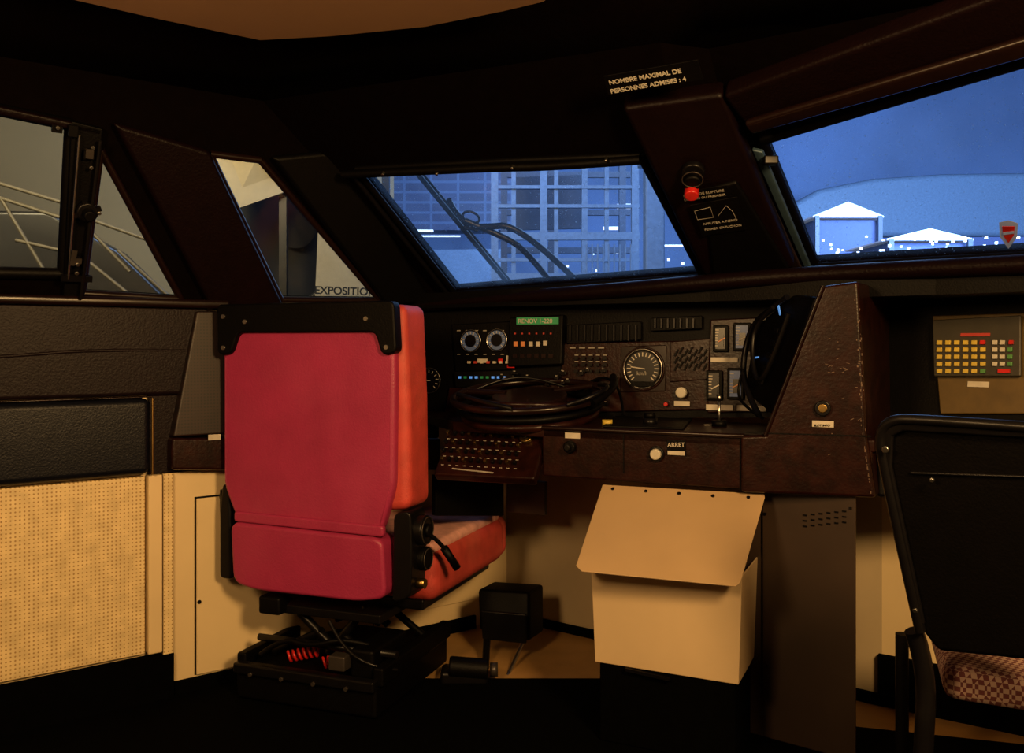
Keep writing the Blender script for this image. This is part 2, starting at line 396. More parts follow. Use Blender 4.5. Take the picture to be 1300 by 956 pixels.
pil+=[pslab('plate_upper',PPi,[(866,240),(922,231),(930,242),(872,250)],.002,'black',.012,.001),
  pslab('plate_lower',PPi,[(876,256),(936,245),(948,287),(893,295)],.002,'black',.014,.001)]
pil+=[text('plate_text_a','EN CAS DE RUPTURE',PPi,868,245,924,237,'tick',.015),
  text('plate_text_b','DU FREIN OU PASSAGER',PPi,869,250,926,242,'tick',.015),
  text('plate_text_c','APPUYER A FOND',PPi,893,280,938,274,'tick',.017),
  text('plate_text_d','FERMER CAPUCHON',PPi,895,287,940,281,'tick',.017)]
pil+=[tube('plate_diagram',[PPi.at(x,y,.017) for x,y in ((882,262),(902,257),(906,270),(886,273),(882,262))],.0006,'tick',smooth=False),
      tube('plate_diagram_b',[PPi.at(x,y,.017) for x,y in ((912,268),(922,255),(930,262),(935,272))],.0006,'tick',smooth=False)]
group('pillar_cladding',pil)
group('emergency_brake_button',[btn('button_base',PPi,880,214,15,.02,'metal',0),btn('button_collar',PPi,880,218,12,.045,'black',0),
   btn('button_head',PPi,879,228,9,.06,'redp',0),ring('button_guard',PPi,880,212,13,.0015,'steelm',.045)])
PH=Pl(PF2.at(968,176,.05),PF2.at(1300,72,.05),P(920,125,2.02))
group('header_beam',[pslab('beam_face',PH,[(917,124),(950,166),(1460,22),(1460,-72)],.05,'brown',0,.012),
  pslab('beam_lip',PH,[(945,150),(955,163),(1460,20),(1460,-6)],.02,'trimbr',.02,.008)])
PN=Pl(P(768,95,1.98),P(888,78,1.90),P(775,120,2.02))
group('capacity_notice',[pslab('notice_plate',PN,[(766,97),(886,76),(893,101),(772,121)],.004,'black',0,.001),
  text('notice_line_a','NOMBRE MAXIMAL DE',PN,774,107,875,90,'white',.002,k=.66,bold=.02),
  text('notice_line_b','PERSONNES ADMISES : 4',PN,776,118,888,99,'white',.002,k=.60,bold=.02)])
# ---------------- dashboard shelf ----------------
rim=[P(528,388,3.0),P(640,379,2.8),P(780,369,2.58),P(900,358,2.43),P(1040,348,2.3),P(1180,341,2.12),P(1420,330,1.85)]
shelf=slab('shelf_top',[V((p.x,p.y,1.165)) for p in (V((-.36,3.0,0)),V((.0,2.76,0)),V((.54,2.45,0)),V((1.0,2.12,0)),V((1.5,1.65,0)),V((1.75,1.55,0)),V((1.5,2.05,0)),V((.9,2.62,0)),V((.58,2.68,0)),V((-.3,3.08,0)))],0,'black',ext=V((0,0,-.05)))
group('dashboard_shelf',[shelf,tube('shelf_rim',rim,.022,'brown',res=6)])
# ---------------- driver console ----------------
PI=Pl(P(540,400,3.0),P(905,395,2.60),P(720,525,2.78))
PT=Pl(V((0,2,.775)),V((1,2,.775)),V((0,3,.775)))
fa0=V((.085,2.43,0)); fd=V((.744,-.33,0)).normalized()
PFa=Pl(fa0,fa0+fd,fa0+V((0,0,1)))
con=[]
con.append(pslab('instrument_panel',PI,[(525,395),(1000,378),(1000,530),(545,532)],.05,'black'))
con.append(pslab('inst_left',PI,[(575,412),(650,408),(650,470),(580,472)],.01,'black',.012,.004))
con.append(pslab('inst_brown',PI,[(715,436),(903,432),(900,520),(712,524)],.01,'brownp',.012,.004))
con.append(pslab('inst_right',PI,[(903,406),(992,402),(990,522),(899,524)],.01,'brownp',.014,.004))
con.append(pslab('inst_lower_left',PI,[(572,492),(712,486),(712,528),(565,530)],.015,'brownp',.012,.004))
con+=gauge('gauge_a',PI,601,433,14,'dialb',.3,off=.012)+gauge('gauge_b',PI,634,432,14,'dialb',.5,off=.012)
con+=[btn('gauge_a_core',PI,601,433,8,.0025,'dial',.0205),btn('gauge_b_core',PI,634,432,8,.0025,'dial',.0205)]
con+=gauge('gauge_c',PI,550,483,16,'dial',.8,off=.02)
con+=gauge('speedometer',PI,819,468,25,'dial',.75,n=19,off=.018)
con.append(ring('speedo_bezel',PI,819,468,27,.003,'brownp',.02))
con.append(pslab('speedo_square',PI,[(790,440),(848,438),(846,497),(789,498)],.006,'trimbr',.016,.004))
con.append(text('speedo_text','km/h',PI,812,476,828,476,'tick',.03))
con.append(boxes('speedo_window',PI,[(819,487,30,6)],.003,'black',.028))
con.append(pslab('display_case',PI,[(652,404),(720,400),(718,463),(650,466)],.03,'black',.035,.005))
con.append(boxes('display_green',PI,[(688,408,58,9)],.002,'greenled',.036))
con.append(text('display_text','RENOV 1-220',PI,664,411,714,411,'label',.039,k=.62))
con.append(boxes('display_keys_or',PI,[(661,437,5,6),(670,437,5,6)],.004,'orled',.036))
con.append(boxes('display_keys_w',PI,[(680,437,5,6),(689,437,5,6),(698,436,5,6)],.004,'label',.036))
con.append(boxes('display_row',PI,[(660+9*i,452,6,5) for i in range(6)],.003,'trimbr',.036))
con.append(boxes('display_dots',PI,[(660+9*i,424,2,2) for i in range(6)],.003,'redled',.036))
con.append(pslab('vent_frame',PI,[(722,413),(816,408),(816,432),(722,437)],.01,'black',.02,.003))
con.append(boxes('vent_fins',PI,[(728+9.2*i,423,2,20) for i in range(10)],.012,'metal',.018))
con.append(pslab('vent_frame_b',PI,[(828,404),(893,401),(893,418),(828,421)],.01,'black',.02,.003))
con.append(boxes('vent_fins_b',PI,[(835+8*i,411,2,12) for i in range(7)],.012,'metal',.018))
sp=[]
for i in range(7):
    for j in range(3): sp.append((861+6*i,448+9*j-(i%2)*3,2.2,10,-.5))
con.append(boxes('speaker_slots',PI,sp,.003,'black',.020))
con.append(pslab('speaker_plate',PI,[(853,434),(903,430),(901,482),(852,485)],.006,'brownp',.018,.003))
con.append(btn('white_knob',PI,868,498,7,.02,'white',.02))
con.append(boxes('knob_label',PI,[(868,512,20,6)],.002,'label',.02))
con.append(btn('indicator_a',PI,848,513,2.5,.01,'redp',.02))
cols=['blueled_glint','greenled','orled','label','redled']
rows={c:[] for c in cols}
for i in range(9): rows[random.choice(cols[:2]+['blueled_glint'])].append((588+7*i,479,3,3))
for i in range(8): rows[random.choice(cols[3:]+['label'])].append((600+8*i,460,4,3))
for c,l in rows.items():
    if l: con.append(boxes('lamps_'+c,PI,l,.006,c,.022))
con.append(pslab('lamp_strip',PI,[(580,472),(655,470),(655,490),(582,492)],.02,'metal',.02,.003))
con.append(boxes('label_cols',PI,[(617,458,14,5),(653,455,12,7)],.003,'label',.024))
con.append(boxes('label_red',PI,[(653,465,10,4),(640,458,6,5)],.003,'redp',.025))
con.append(boxes('button_columns',PI,[(735+9*i,455+8*j,5,3.5) for i in range(5) for j in range(3)],.006,'metal',.02))
con.append(boxes('button_labels',PI,[(735+9*i,451+8*j,5,1) for i in range(5) for j in range(2)],.002,'tick',.02))
con.append(boxes('tiny_text_rows',PI,[(730+12*i,442,8,1.2) for i in range(4)],.002,'tick',.02))
ms=[(random.uniform(590,780),random.uniform(470,520),random.uniform(4,9),random.uniform(2,4)) for _ in range(26)]
con.append(boxes('misc_switches',PI,ms,.012,'metal',.02,.001))
con.append(boxes('misc_switch_marks',PI,[(x,y-3,2.5,1) for x,y,_,_ in ms],.002,'tick',.028))
con.append(boxes('panel_edge_marks',PI,[(585+11*i,420,5,1.2) for i in range(6)]+[(585+11*i,450,4,1) for i in range(6)],.002,'tick',.013))
for i,(x,y,w,h) in enumerate(((917,430,15,30),(944,428,18,32),(972,425,14,30),(909,489,16,34),(936,487,17,36),(966,486,16,36))):
    con.append(boxes('meter_case_%d'%i,PI,[(x,y,w+4,h+4)],.014,'black',.014,.003))
    con.append(boxes('meter_face_%d'%i,PI,[(x,y,w-3,h-3)],.002,'dialb' if i in (1,4) else 'dial',.028))
    con.append(boxes('meter_core_%d'%i,PI,[(x+1,y+3,w*.45,h*.5)],.002,'dial',.0301))
    con.append(boxes('meter_ticks_%d'%i,PI,[(x-w*.25,y-h*.35+k*h*.11,w*.3,1) for k in range(7)],.001,'label',.030))
    con.append(boxes('meter_needle_%d'%i,PI,[(x+2,y+2,w*.7,1.3,.5)],.002,'label' if i%2 else 'orled',.0325))
con.append(boxes('cluster_labels',PI,[(921,457,34,6),(915,517,34,7),(955,518,36,7),(972,455,22,6)],.003,'label',.016))
dt=[PI.atz(525,.775),PI.atz(1010,.775)]
fl=PFa.atz(553,.775); fr=PFa.atz(1110,.775); kl=PFa.atz(690,.775)
con.append(slab('desk_top',[dt[0],dt[1],V((1.0,2.3,.775)),fr,kl,PT.at(575,535)],0,'brownp',.004,ext=V((0,0,-.03))))
con.append(slab('desk_fascia',[PFa.atz(688,.64),PFa.atz(1108,.64),PFa.atz(1108,.772),PFa.atz(688,.772)],.03,'brownp',.006))
con.append(boxes('fascia_seam',PFa,[(940,590,1.5,68),(792,575,1.2,50)],.001,'black',.001))
con.append(tube('fascia_lip',[PFa.atz(690,.772)+PFa.n*.004,PFa.atz(945,.772)+PFa.n*.004],.006,'trimbr',smooth=False))
kq=[P(553,600,2.5),P(676,607,2.38),P(694,542,2.5),P(577,535,2.66)]
PK=Pl(kq[0],kq[1],kq[2])
con.append(pslab('switch_panel',PK,[(550,602),(678,608),(696,541),(574,534)],.03,'brownp',0,.006))
keys=[]; kc=[]
for r in range(4):
    for c_ in range(11):
        x=562+9.2*c_+r*2.5; y=584-11*r+.5*c_
        (keys if (r+c_)%3 else kc).append((x,y,4,4.5))
con.append(boxes('switch_keys',PK,keys,.012,'metal',0,.001))
con.append(boxes('switch_keys_gold',PK,kc,.012,'gold',0,.001))
con.append(boxes('switch_labels',PK,[(562+9.2*i+j*2.5,590.5-11*j+.5*i,4,1) for i in range(11) for j in range(4)],.001,'tick',.001))
con+=[btn('key_barrel',PK,669,557,9,.012,'gold',0),btn('key_barrel_core',PK,669,557,5,.018,'metal',0)]
con.append(boxes('switch_edge_label',PK,[(600,598,60,2,-.04)],.001,'tick',.001))
con+=[btn('fascia_knob',PFa,725,567,8,.02,'black'),btn('fascia_knob_b',PFa,725,567,4,.035,'metal'),
 boxes('fascia_plate_a',PFa,[(727,553,20,7)],.002,'label',0),
 btn('fascia_button_bezel',PFa,834,576,10,.01,'metal'),btn('fascia_button',PFa,834,576,7,.02,'white'),
 boxes('fascia_plate_b',PFa,[(859,564,24,11),(859,574,24,8)],.002,'black',.001),
 text('fascia_text','ARRET',PFa,848,567,870,567,'label',.004),boxes('fascia_plate_c',PFa,[(859,575,22,5)],.002,'label',.003)]
con+=[pslab('desk_plate',PT,[(782,530),(880,532),(868,546),(765,543)],0,'black',.006,.002,ext=V((0,0,-.006)))]
con+=[cyl('toggle_base',PT.at(825,540),PT.at(825,540)+V((0,0,.02)),.02,'metal'),cyl('toggle_knob',PT.at(825,540)+V((0,0,.02)),PT.at(825,540)+V((0,0,.035)),.016,'black')]
con+=[cyl('yellow_knob',PT.at(771,540),PT.at(771,540)+V((0,0,.015)),.014,'yel')]
con+=[cyl('lever_stick',PT.at(913,541),PT.at(913,541)+V((0,.0,.075)),.004,'chrome'),cyl('lever_cap',PT.at(913,541)+V((0,0,.07)),PT.at(913,541)+V((0,0,.085)),.007,'chrome'),
      cyl('lever_boot',PT.at(913,541),PT.at(913,541)+V((0,0,.015)),.02,'black')]
con+=[boxes('desk_labels',PT,[(900,540,12,4),(835,531,10,3),(860,531,10,3)],.001,'label',.001)]
pod=[(1045,363),(1090,357),(1100,548),(1112,632),(940,625),(940,553),(972,552)]
PPo=Pl(PFa.at(940,625,.006),PFa.at(1110,632,.006),PFa.at(1060,360,.006))
con.append(pslab('pod_body',PPo,pod,0,'brownp',.004,.008,ext=V((.26,.42,0))))
con.append(boxes('pod_seam',PPo,[(1020,551,160,1.5,.01)],.001,'black',.005))
con.append(tube('pod_edge_trim',[PPo.at(1045,363,.01),PPo.at(972,552,.01)],.004,'trimbr',smooth=False))
con+=[btn('socket_rim',PPo,1045,518,10,.012,'metal',.005),btn('socket_core',PPo,1045,518,6,.014,'gold',.005),boxes('socket_label',PPo,[(1045,538,26,8)],.002,'label',.005),
      text('socket_text','SLOT INFO',PPo,1034,541,1056,541,'black',.0085)]
worn=[]
for i in range(46):
    yy=random.uniform(380,625); worn.append((1089+ (yy-357)*.05+random.uniform(-6,1) if yy<548 else 1098+(yy-548)*.14-3,yy,random.uniform(.5,1.8),random.uniform(.8,4)))
for i in range(26): worn.append((random.uniform(1045,1092),random.uniform(455,475) if i%2 else random.uniform(400,600),random.uniform(1,5),random.uniform(.4,.9),random.uniform(-.3,.6)))
M['worn']=mat('worn_paint_edge',(.11,.065,.045),.6)
con.append(boxes('worn_paint',PPo,worn,.0004,'worn',.0045))
group('driver_console',con,V((.2,2.7,.0)))
PD=Pl(P(1008,378,2.25),P(1038,380,2.15),P(962,530,2.32))
du=[pslab('unit_case',PD,[(1006,374),(1036,377),(985,532),(944,498),(958,415)],0,'black',0,.01,ext=V((.06,.05,0)))]
du+=[tube('unit_rim',[PD.at(x,y,.01) for x,y in ((1004,378),(985,392),(962,410),(950,440),(946,490),(968,528))],.008,'metal'),
     tube('unit_handle',[PD.at(x,y,.02) for x,y in ((990,392),(968,410),(962,450),(970,490),(985,470),(1010,400))],.006,'metal'),
     tube('cable',[PD.at(x,y,.015) for x,y in ((950,470),(940,500),(955,520),(975,532))],.004,'black'),
     boxes('unit_glint',PD,[(995,395,14,3,-1.0),(965,455,14,2,.1)],.002,'blueled_glint',.012)]  # glowing blue bars painted on as glints, no LEDs on this unit
du+=[boxes('unit_keys',PD,[(990-5*i,420+16*i,10,7,-.2) for i in range(5)],.006,'metal',.006,.001)]
group('tilting_control_unit',du)
# control wheel
wc=V((.05,2.60,.850)); tilt=Matrix.Rotation(math.radians(9),3,'X')@Matrix.Rotation(math.radians(-3),3,'Y')
def wr(R,z,n=32,dx=0,dy=0): return [wc+tilt@V((dx+R*math.cos(2*math.pi*i/n),dy+R*math.sin(2*math.pi*i/n)*.9,z)) for i in range(n)]
wh=[tube('wheel_rim',wr(.222,0),.010,'trimbr',True,6),tube('wheel_rim_lower',wr(.205,-.030),.009,'black',True,5),
    tube('wheel_rim_base',wr(.19,-.055),.012,'brownp',True,5),
    cyl('wheel_hub',wc+V((0,0,-.075)),wc+tilt@V((0,0,-.018)),.15,'brownp',40,.17,bev=.01),
    cyl('wheel_cap',wc+tilt@V((.0,.0,-.018)),wc+tilt@V((.0,.0,.002)),.11,'trimbr',40,bev=.005)]
for i in range(3):
    a=i*2.094+.5; wh.append(tube('spoke_%d'%i,[wc+tilt@V((.08*math.cos(a),.08*math.sin(a),.0)),wc+tilt@V((.22*math.cos(a),.2*math.sin(a),0))],.009,'trimbr',smooth=False))
wh.append(tube('grip',[wc+tilt@V((.17,-.15,.0)),wc+tilt@V((.22,-.10,.02)),wc+tilt@V((.25,-.02,.03)),wc+tilt@V((.25,.05,.03))],.012,'black'))
wh.append(tube('grip_loop',[wc+tilt@V((.10,-.19,.01)),wc+tilt@V((.17,-.2,.03)),wc+tilt@V((.23,-.12,.045)),wc+tilt@V((.20,-.04,.03))],.006,'metal'))
wh.append(tube('grip_left',[wc+tilt@V((-.05,-.21,.012)),wc+tilt@V((-.14,-.18,.03)),wc+tilt@V((-.2,-.08,.03))],.007,'metal'))
wh.append(tube('cable_a',[wc+V((.12,.16,-.03)),wc+V((.2,.12,.06)),wc+V((.27,.02,.03)),wc+V((.26,-.1,-.05))],.004,'black'))
wh.append(tube('cable_b',[wc+V((-.18,.12,.0)),wc+V((-.08,.15,.05)),wc+V((.06,.15,.04)),wc+V((.16,.12,.0))],.004,'metal'))
group('speed_control_wheel',wh,wc)
# ---------------- right side console ----------------
PR=Pl(P(1160,400,2.38),P(1340,400,2.12),P(1250,525,2.2))
kp=[pslab('console_face',PR,[(1085,352),(1400,340),(1400,530),(1085,560)],.05,'black'),
    pslab('olive_panel',PR,[(1186,402),(1390,396),(1390,526),(1196,526)],.008,'olive',.012,.003),
    pslab('keypad_case',PR,[(1190,409),(1302,403),(1302,480),(1192,480)],.01,'olived',.03,.003)]
kp.append(boxes('keypad_keys',PR,[(1200+11*i,438+9*j,6.5,5.5) for i in range(6) for j in range(5) if (i,j) not in ((5,4),(5,0))],.005,'yel',.031,.001))
kp.append(boxes('keypad_keys_b',PR,[(1270+9.5*i,438+9*j,6,5.5) for i in range(2) for j in range(4)],.005,'white',.031,.001))
kp.append(boxes('keypad_keys_green',PR,[(1289,447+9*j,6,5.5) for j in range(3)]+[(1255,474,6.5,5.5)],.005,'grn',.031,.001))
kp.append(boxes('keypad_keys_red',PR,[(1282,474,14,5),(1291,438,5,5),(1255,438,6,5)],.006,'redp',.032))
kp.append(boxes('keypad_display',PR,[(1245,428,36,4)],.002,'redled',.031))
kp.append(boxes('keypad_label',PR,[(1245,489,26,7)],.002,'label',.013))
kp.append(slab('side_desk',[P(1112,548,2.15),P(1400,548,1.97),P(1400,632,1.97),P(1112,632,2.12)],0,'black',.01,ext=V((.12,.22,0))))
group('side_console',kp,V((1.15,2.2,0)))
PCb=Pl(P(967,640,2.26),P(1088,632,2.12),P(1088,800,2.12))
cb=[slab('cabinet_body',[PCb.atz(940,.01),PCb.atz(1087,.01),PCb.atz(1087,.642),PCb.atz(940,.642)],0,'grey',.004,ext=V((.08,.3,0))),
    boxes('vent_slots',PCb,[(1022+10*i,668-7*j-i*1,5,2) for i in range(6) for j in range(3)],.001,'black',.001)]
cb.append(boxes('cab_seam',PCb,[(968,760,2,240)],.001,'black',.002))
cb.append(boxes('cab_screws',PCb,[(972,652,3,3),(1080,645,3,3),(974,845,3,3)],.002,'metal',.002))
group('under_desk_cabinet',cb)
wallseg('baseboard_front',Lw[2]+V((-.02,-.02,0)),Lw[3]+V((-.02,-.02,0)),0,.14,'mat',.015)
wallseg('baseboard_front.001',Lw[1]+V((.02,-.02,0)),Lw[2]+V((-.02,-.02,0)),0,.03,'mat',.015)
wallseg('baseboard_right',Lw[3]+V((-.02,-.02,0)),Lw[4]+V((-.02,-.02,0)),0,.2,'mat',.015)
group('knee_panel',[slab('panel',[P(643,608,2.9),P(692,612,2.84),P(692,655,2.84),P(643,650,2.9)],.02,'grey',.003),
   slab('panel_b',[P(553,603,2.62),P(640,606,2.8),P(640,655,2.8),P(553,655,2.62)],.02,'black',.003)])
# ---------------- waste bin ----------------
FL=V((.196,2.24,0)); FR=V((.533,2.08,0)); sd=V((.107,.23,0))
bz0,bz1=.205,.46
def bp(p,z,s=0): return V((p.x,p.y,z))
bodyp=[FL,FR,FR+sd,FL+sd]; cen=sum(bodyp,V())/4
bm=bmesh.new()
t=[bm.verts.new(bp(p,bz1)) for p in bodyp]; bo=[bm.verts.new(bp(cen+(p-cen)*.95,bz0)) for p in bodyp]
for i in range(4): bm.faces.new([t[i],t[(i+1)%4],bo[(i+1)%4],bo[i]])
bm.faces.new(bo[::-1])
bmesh.ops.recalc_face_normals(bm,faces=bm.faces)
me=bpy.data.meshes.new('bin_body'); bm.to_mesh(me); bm.free(); bb=new('bin_body',me,'bin')
s_=bb.modifiers.new('s','SOLIDIFY'); s_.thickness=.006; s_.offset=-1; b_=bb.modifiers.new('b','BEVEL'); b_.width=.008; b_.segments=3
PB=Pl(bp(FL,.3),bp(FR,.3),bp(FR,.5))
PLd=Pl(P(765,615,2.36),P(970,627,2.21),P(937,743,2.0))
lid=[(765,615),(970,627),(971,631),(940,739),(934,744),(738,725),(731,718)]
bn=[bb,pslab('bin_lid',PLd,lid,.004,'lid',0,.0015)]
for i,(x,y) in enumerate(((778,621),(820,624),(862,627),(905,630),(950,632))): bn.append(btn('rivet_%d'%i,PLd,x,y,2.3,.003,'metal'))
bn.append(boxes('bin_slot',PB,[(822,856,58,4,-.06)],.012,'black',-.008))
bn.append(slab('bin_wall_bracket',[bp(FL+sd,.3),bp(FR+sd,.3),bp(FR+sd,.62),bp(FL+sd,.62)],.01,'bin'))
group('waste_bin',bn,V((cen.x,cen.y,bz0)))
pl_=[cen+(p-cen)*.9 for p in bodyp]
prism('bin_plinth',[(p.x,p.y) for p in pl_],.008,.204,'mat',.005)
# ---------------- driver seat ----------------
SE=Matrix.Translation(V((-.553,2.456,0)))@Matrix.Rotation(math.radians(-20),4,'Z')
sp=[]
def loc_slab(name,prof,y0,y1,m,bev=0,seg=3,sub=False):
    bm=bmesh.new(); a=[bm.verts.new((x,y0,z)) for x,z in prof]; b=[bm.verts.new((x,y1,z)) for x,z in prof]; N=len(prof)
    bm.faces.new(a); bm.faces.new(b[::-1])
    for i in range(N): bm.faces.new([a[i],b[i],b[(i+1)%N],a[(i+1)%N]])
    bmesh.ops.recalc_face_normals(bm,faces=bm.faces)
    me=bpy.data.meshes.new(name); bm.to_mesh(me); bm.free(); ob=new(name,me,m,bev,seg); return ob
def rc(pts,r,n=4):
    out=[]; N=len(pts)
    for i in range(N):
        p=V((*pts[i],0)); a=V((*pts[i-1],0)); b=V((*pts[(i+1)%N],0))
        u=(a-p).normalized(); w=(b-p).normalized(); rr=min(r,(a-p).length*.45,(b-p).length*.45)
        for k in range(n+1):
            t=k/n; q=(p+u*rr)*(1-t)**2+p*2*t*(1-t)+(p+w*rr)*t*t; out.append((q.x,q.y))
    return out
sp.append(loc_slab('back_cushion',rc([(-.277,.58),(-.275,1.10),(.28,1.105),(.292,.85),(.295,.56),(-.22,.50)],.03),.012,.15,'red2',.04,5))
sp.append(loc_slab('back_shell',rc([(-.278,.60),(-.28,1.10),(.262,1.10),(.266,.9),(.262,.62),(.22,.495),(-.235,.505)],.03),-.012,.03,'red',.014,4))
sp.append(loc_slab('piping_lower',rc([(-.235,.50),(-.235,.53),(.235,.52),(.235,.49)],.01),-.02,.0,'red',.006))
sp.append(loc_slab('top_cap',rc([(-.285,.968),(-.287,1.11),(.27,1.112),(.278,.975),(.235,.968),(.215,1.03),(-.215,1.03),(-.24,.968)],.018),-.028,.012,'black',.006,3))
for i,(x,z) in enumerate(((-.262,.988),(-.19,1.06),(.19,1.065),(.25,.99),(-.262,1.075))):
    sp.append(cyl('cap_screw_%d'%i,(x,-.033,z),(x,-.026,z),.006,'chrome',16))
sp.append(loc_slab('lower_back_pad',rc([(-.235,.33),(-.245,.50),(.235,.488),(.245,.33),(.16,.315),(-.16,.315)],.03),-.025,.06,'red',.022,4))
sp.append(tube('shell_piping',[(x,-.010,z) for x,z in ((-.268,.96),(-.268,.61),(-.228,.515),(.215,.505),(.250,.62),(.254,.96))],.0022,'red',smooth=False))
cu=box('seat_cushion',(.02,.40,.355),(.60,.56,.145),'red2',bev=.04,seg=5); sp.append(cu)
cu2=box('cushion_top',(.02,.40,.428),(.57,.53,.035),'pink',bev=.016,seg=4); sp.append(cu2)
sp.append(box('cushion_front_roll',(.02,.67,.36),(.60,.08,.14),'red2',bev=.038,seg=5))
sp.append(box('seat_pan',(.02,.38,.275),(.52,.50,.03),'metal',bev=.006))
sp.append(loc_slab('side_plate_r',rc([(.245,.31),(.25,.55),(.30,.56),(.305,.45),(.30,.33)],.02),.01,.10,'metal',.008))
sp.append(loc_slab('side_plate_l',rc([(-.30,.33),(-.30,.52),(-.29,.60),(-.265,.60),(-.255,.33)],.015),.0,.08,'metal',.008))
sp+= [cyl('recline_disc',(.295,.06,.50),(.325,.06,.50),.040,'metal',28,bev=.004),cyl('recline_core',(.325,.06,.50),(.335,.06,.50),.018,'black',20),
      cyl('recline_disc_b',(.295,.075,.42),(.32,.075,.42),.032,'black',28,bev=.004),
      tube('recline_lever',[(.33,.06,.49),(.345,.09,.47),(.37,.13,.41)],.006,'metal'),cyl('lever_grip',(.352,.11,.445),(.378,.14,.385),.011,'black',16),
      cyl('adjust_nut',(.30,.05,.36),(.325,.05,.36),.014,'gold',6),
      tube('disc_edge',[(.327,.06+.036*math.cos(a),.50+.036*math.sin(a)) for a in [i*math.pi/8 for i in range(16)]],.0015,'steelm',True),
      tube('disc_edge_b',[(.322,.075+.028*math.cos(a),.42+.028*math.sin(a)) for a in [i*math.pi/8 for i in range(16)]],.0015,'steelm',True)]
sp+=[cyl('pivot_l',(-.315,.04,.56),(-.29,.04,.56),.02,'metal',20),tube('bar_l',[(-.30,.02,.58),(-.305,.02,.45),(-.27,.03,.33)],.010,'metal')]
for s in (-1,1):
    for y in (.08,.36):
        sp.append(tube('scissor_%d_%d'%(s,int(y*100)),[(s*.13,y,.27),(-s*.02+.03,y,.13)],.012,'metal',smooth=False))
        sp.append(tube('scissor_low_%d_%d'%(s,int(y*100)),[(s*.03+.02,y,.19),(s*.17,y,.11)],.011,'black',smooth=False))
sp+=[cyl('cross_bar',(-.14,.08,.255),(.18,.08,.255),.012,'metal'),cyl('cross_bar_b',(-.2,.05,.16),(.24,.05,.16),.010,'metal'),
     box('upper_frame',(.02,.24,.255),(.36,.42,.025),'metal',bev=.004),box('pad_left',(-.13,.02,.27),(.07,.05,.05),'black',bev=.008)]
bx=[box('base_tray',(.0,.2,.055),(.44,.46,.085),'black',bev=.01),box('base_rim_r',(.22,.2,.12),(.03,.44,.05),'black',bev=.006),box('base_rim_l',(-.21,.2,.115),(.03,.44,.04),'black',bev=.006),
    box('base_rim_back',(.0,-.03,.10),(.44,.03,.03),'metal',bev=.006),box('damper_box',(.16,.1,.14),(.07,.2,.08),'black',bev=.01)]
sp+=bx
sp+=[tube('air_hose',[(-.16,.0,.13),(-.10,.02,.18),(.0,.0,.17),(.1,.02,.2),(.17,.06,.17)],.007,'black'),tube('air_hose_b',[(.05,.02,.24),(.1,.0,.18),(.2,-.01,.14),(.24,.05,.12)],.005,'metal'),
     box('valve_block',(.10,-.01,.145),(.05,.04,.04),'steelm',bev=.005)]
sp+=[helix('spring_l',V((-.06,.06,.125)),V((1,.6,.15)),.014,.085,6,.004,'redp'),helix('spring_r',V((.06,.05,.125)),V((1,.6,.15)),.014,.085,6,.004,'redp')]
for i in range(4): sp.append(cyl('bolt_%d'%i,(-.16+.1*i,-.05,.09),(-.16+.1*i,-.043,.09),.006,'steelm',6))
seat=bpy.data.objects.new('driver_seat',None); COL.objects.link(seat); seat.matrix_world=SE
for o in sp: o.parent=seat
gb=[]
gb.append(slab('pedal_box',[P(606,748,2.9),P(672,752,2.86),P(672,815,2.82),P(608,800,2.86)],0,'black',.01,ext=V((.05,.10,0))))
gb.append(slab('pedal_face',[P(610,775,2.84),P(668,780,2.80),P(668,818,2.80),P(612,812,2.84)],.01,'metal',.006))
gb+=[tube('pedal_arm',[P(664,815,2.84),P(655,835,2.8),P(640,868,2.68)],.006,'chrome'),tube('pedal_arm_b',[P(618,812,2.86),P(616,850,2.76)],.012,'metal',smooth=False),
     box('pedal_foot',P(590,858,2.66)+V((0,0,.0)),(.14,.08,.05),'metal',bev=.012),cyl('pedal_roller',P(570,846,2.64),P(620,850,2.64),.03,'black',20,bev=.006),
     cyl('pedal_hub',P(622,850,2.66),P(632,850,2.66),.02,'steelm',20)]
group('foot_pedal',gb,V((-.05,2.7,0)))
# ---------------- second chair ----------------
PS=Pl(P(1118,545,1.5),P(1340,552,1.32),P(1168,800,1.52))
cb2=[pslab('backrest',PS,[(1118,548),(1126,534),(1150,530),(1400,548),(1400,850),(1190,828),(1168,800),(1125,620)],.025,'black',0,.01,seg=4),
     pslab('back_rim',PS,[(1116,548),(1124,532),(1150,527),(1400,546),(1400,560),(1150,546),(1136,552),(1134,590),(1176,790),(1168,800)],.01,'metal',.01,.004),
     pslab('back_inner_strip',PS,[(1155,598),(1400,606),(1400,610),(1157,602)],.004,'metal',.004,.002),
     tube('back_tube',[PS.at(x,y,.006) for x,y in ((1170,800),(1148,700),(1124,590),(1118,550),(1130,533),(1160,530),(1400,548))],.009,'metal')]
cb2+=[btn('screw_%d'%i,PS,x,y,4.5 if i==0 else 3,.005,'chrome',.02 if i in (0,) else .012) for i,(x,y) in enumerate(((1131,566),(1187,606),(1166,771)))]
cb2+=[tube('post',[P(1160,800,1.54),P(1178,850,1.54),V((.70,1.53,.30)),V((.70,1.55,.02))],.016,'metal'),
      tube('post_b',[V((1.08,1.36,.55)),V((1.08,1.38,.02))],.016,'metal',smooth=False),
      tube('post_c',[V((.86,1.98,.36)),V((.86,1.98,.02))],.014,'metal',smooth=False),tube('post_d',[V((1.24,1.8,.36)),V((1.24,1.8,.02))],.014,'metal',smooth=False)]
ck=bpy.data.materials.new('check_fabric'); ck.use_nodes=True; nt=ck.node_tree; bs=nt.nodes['Principled BSDF']; bs.inputs['Roughness'].default_value=.9
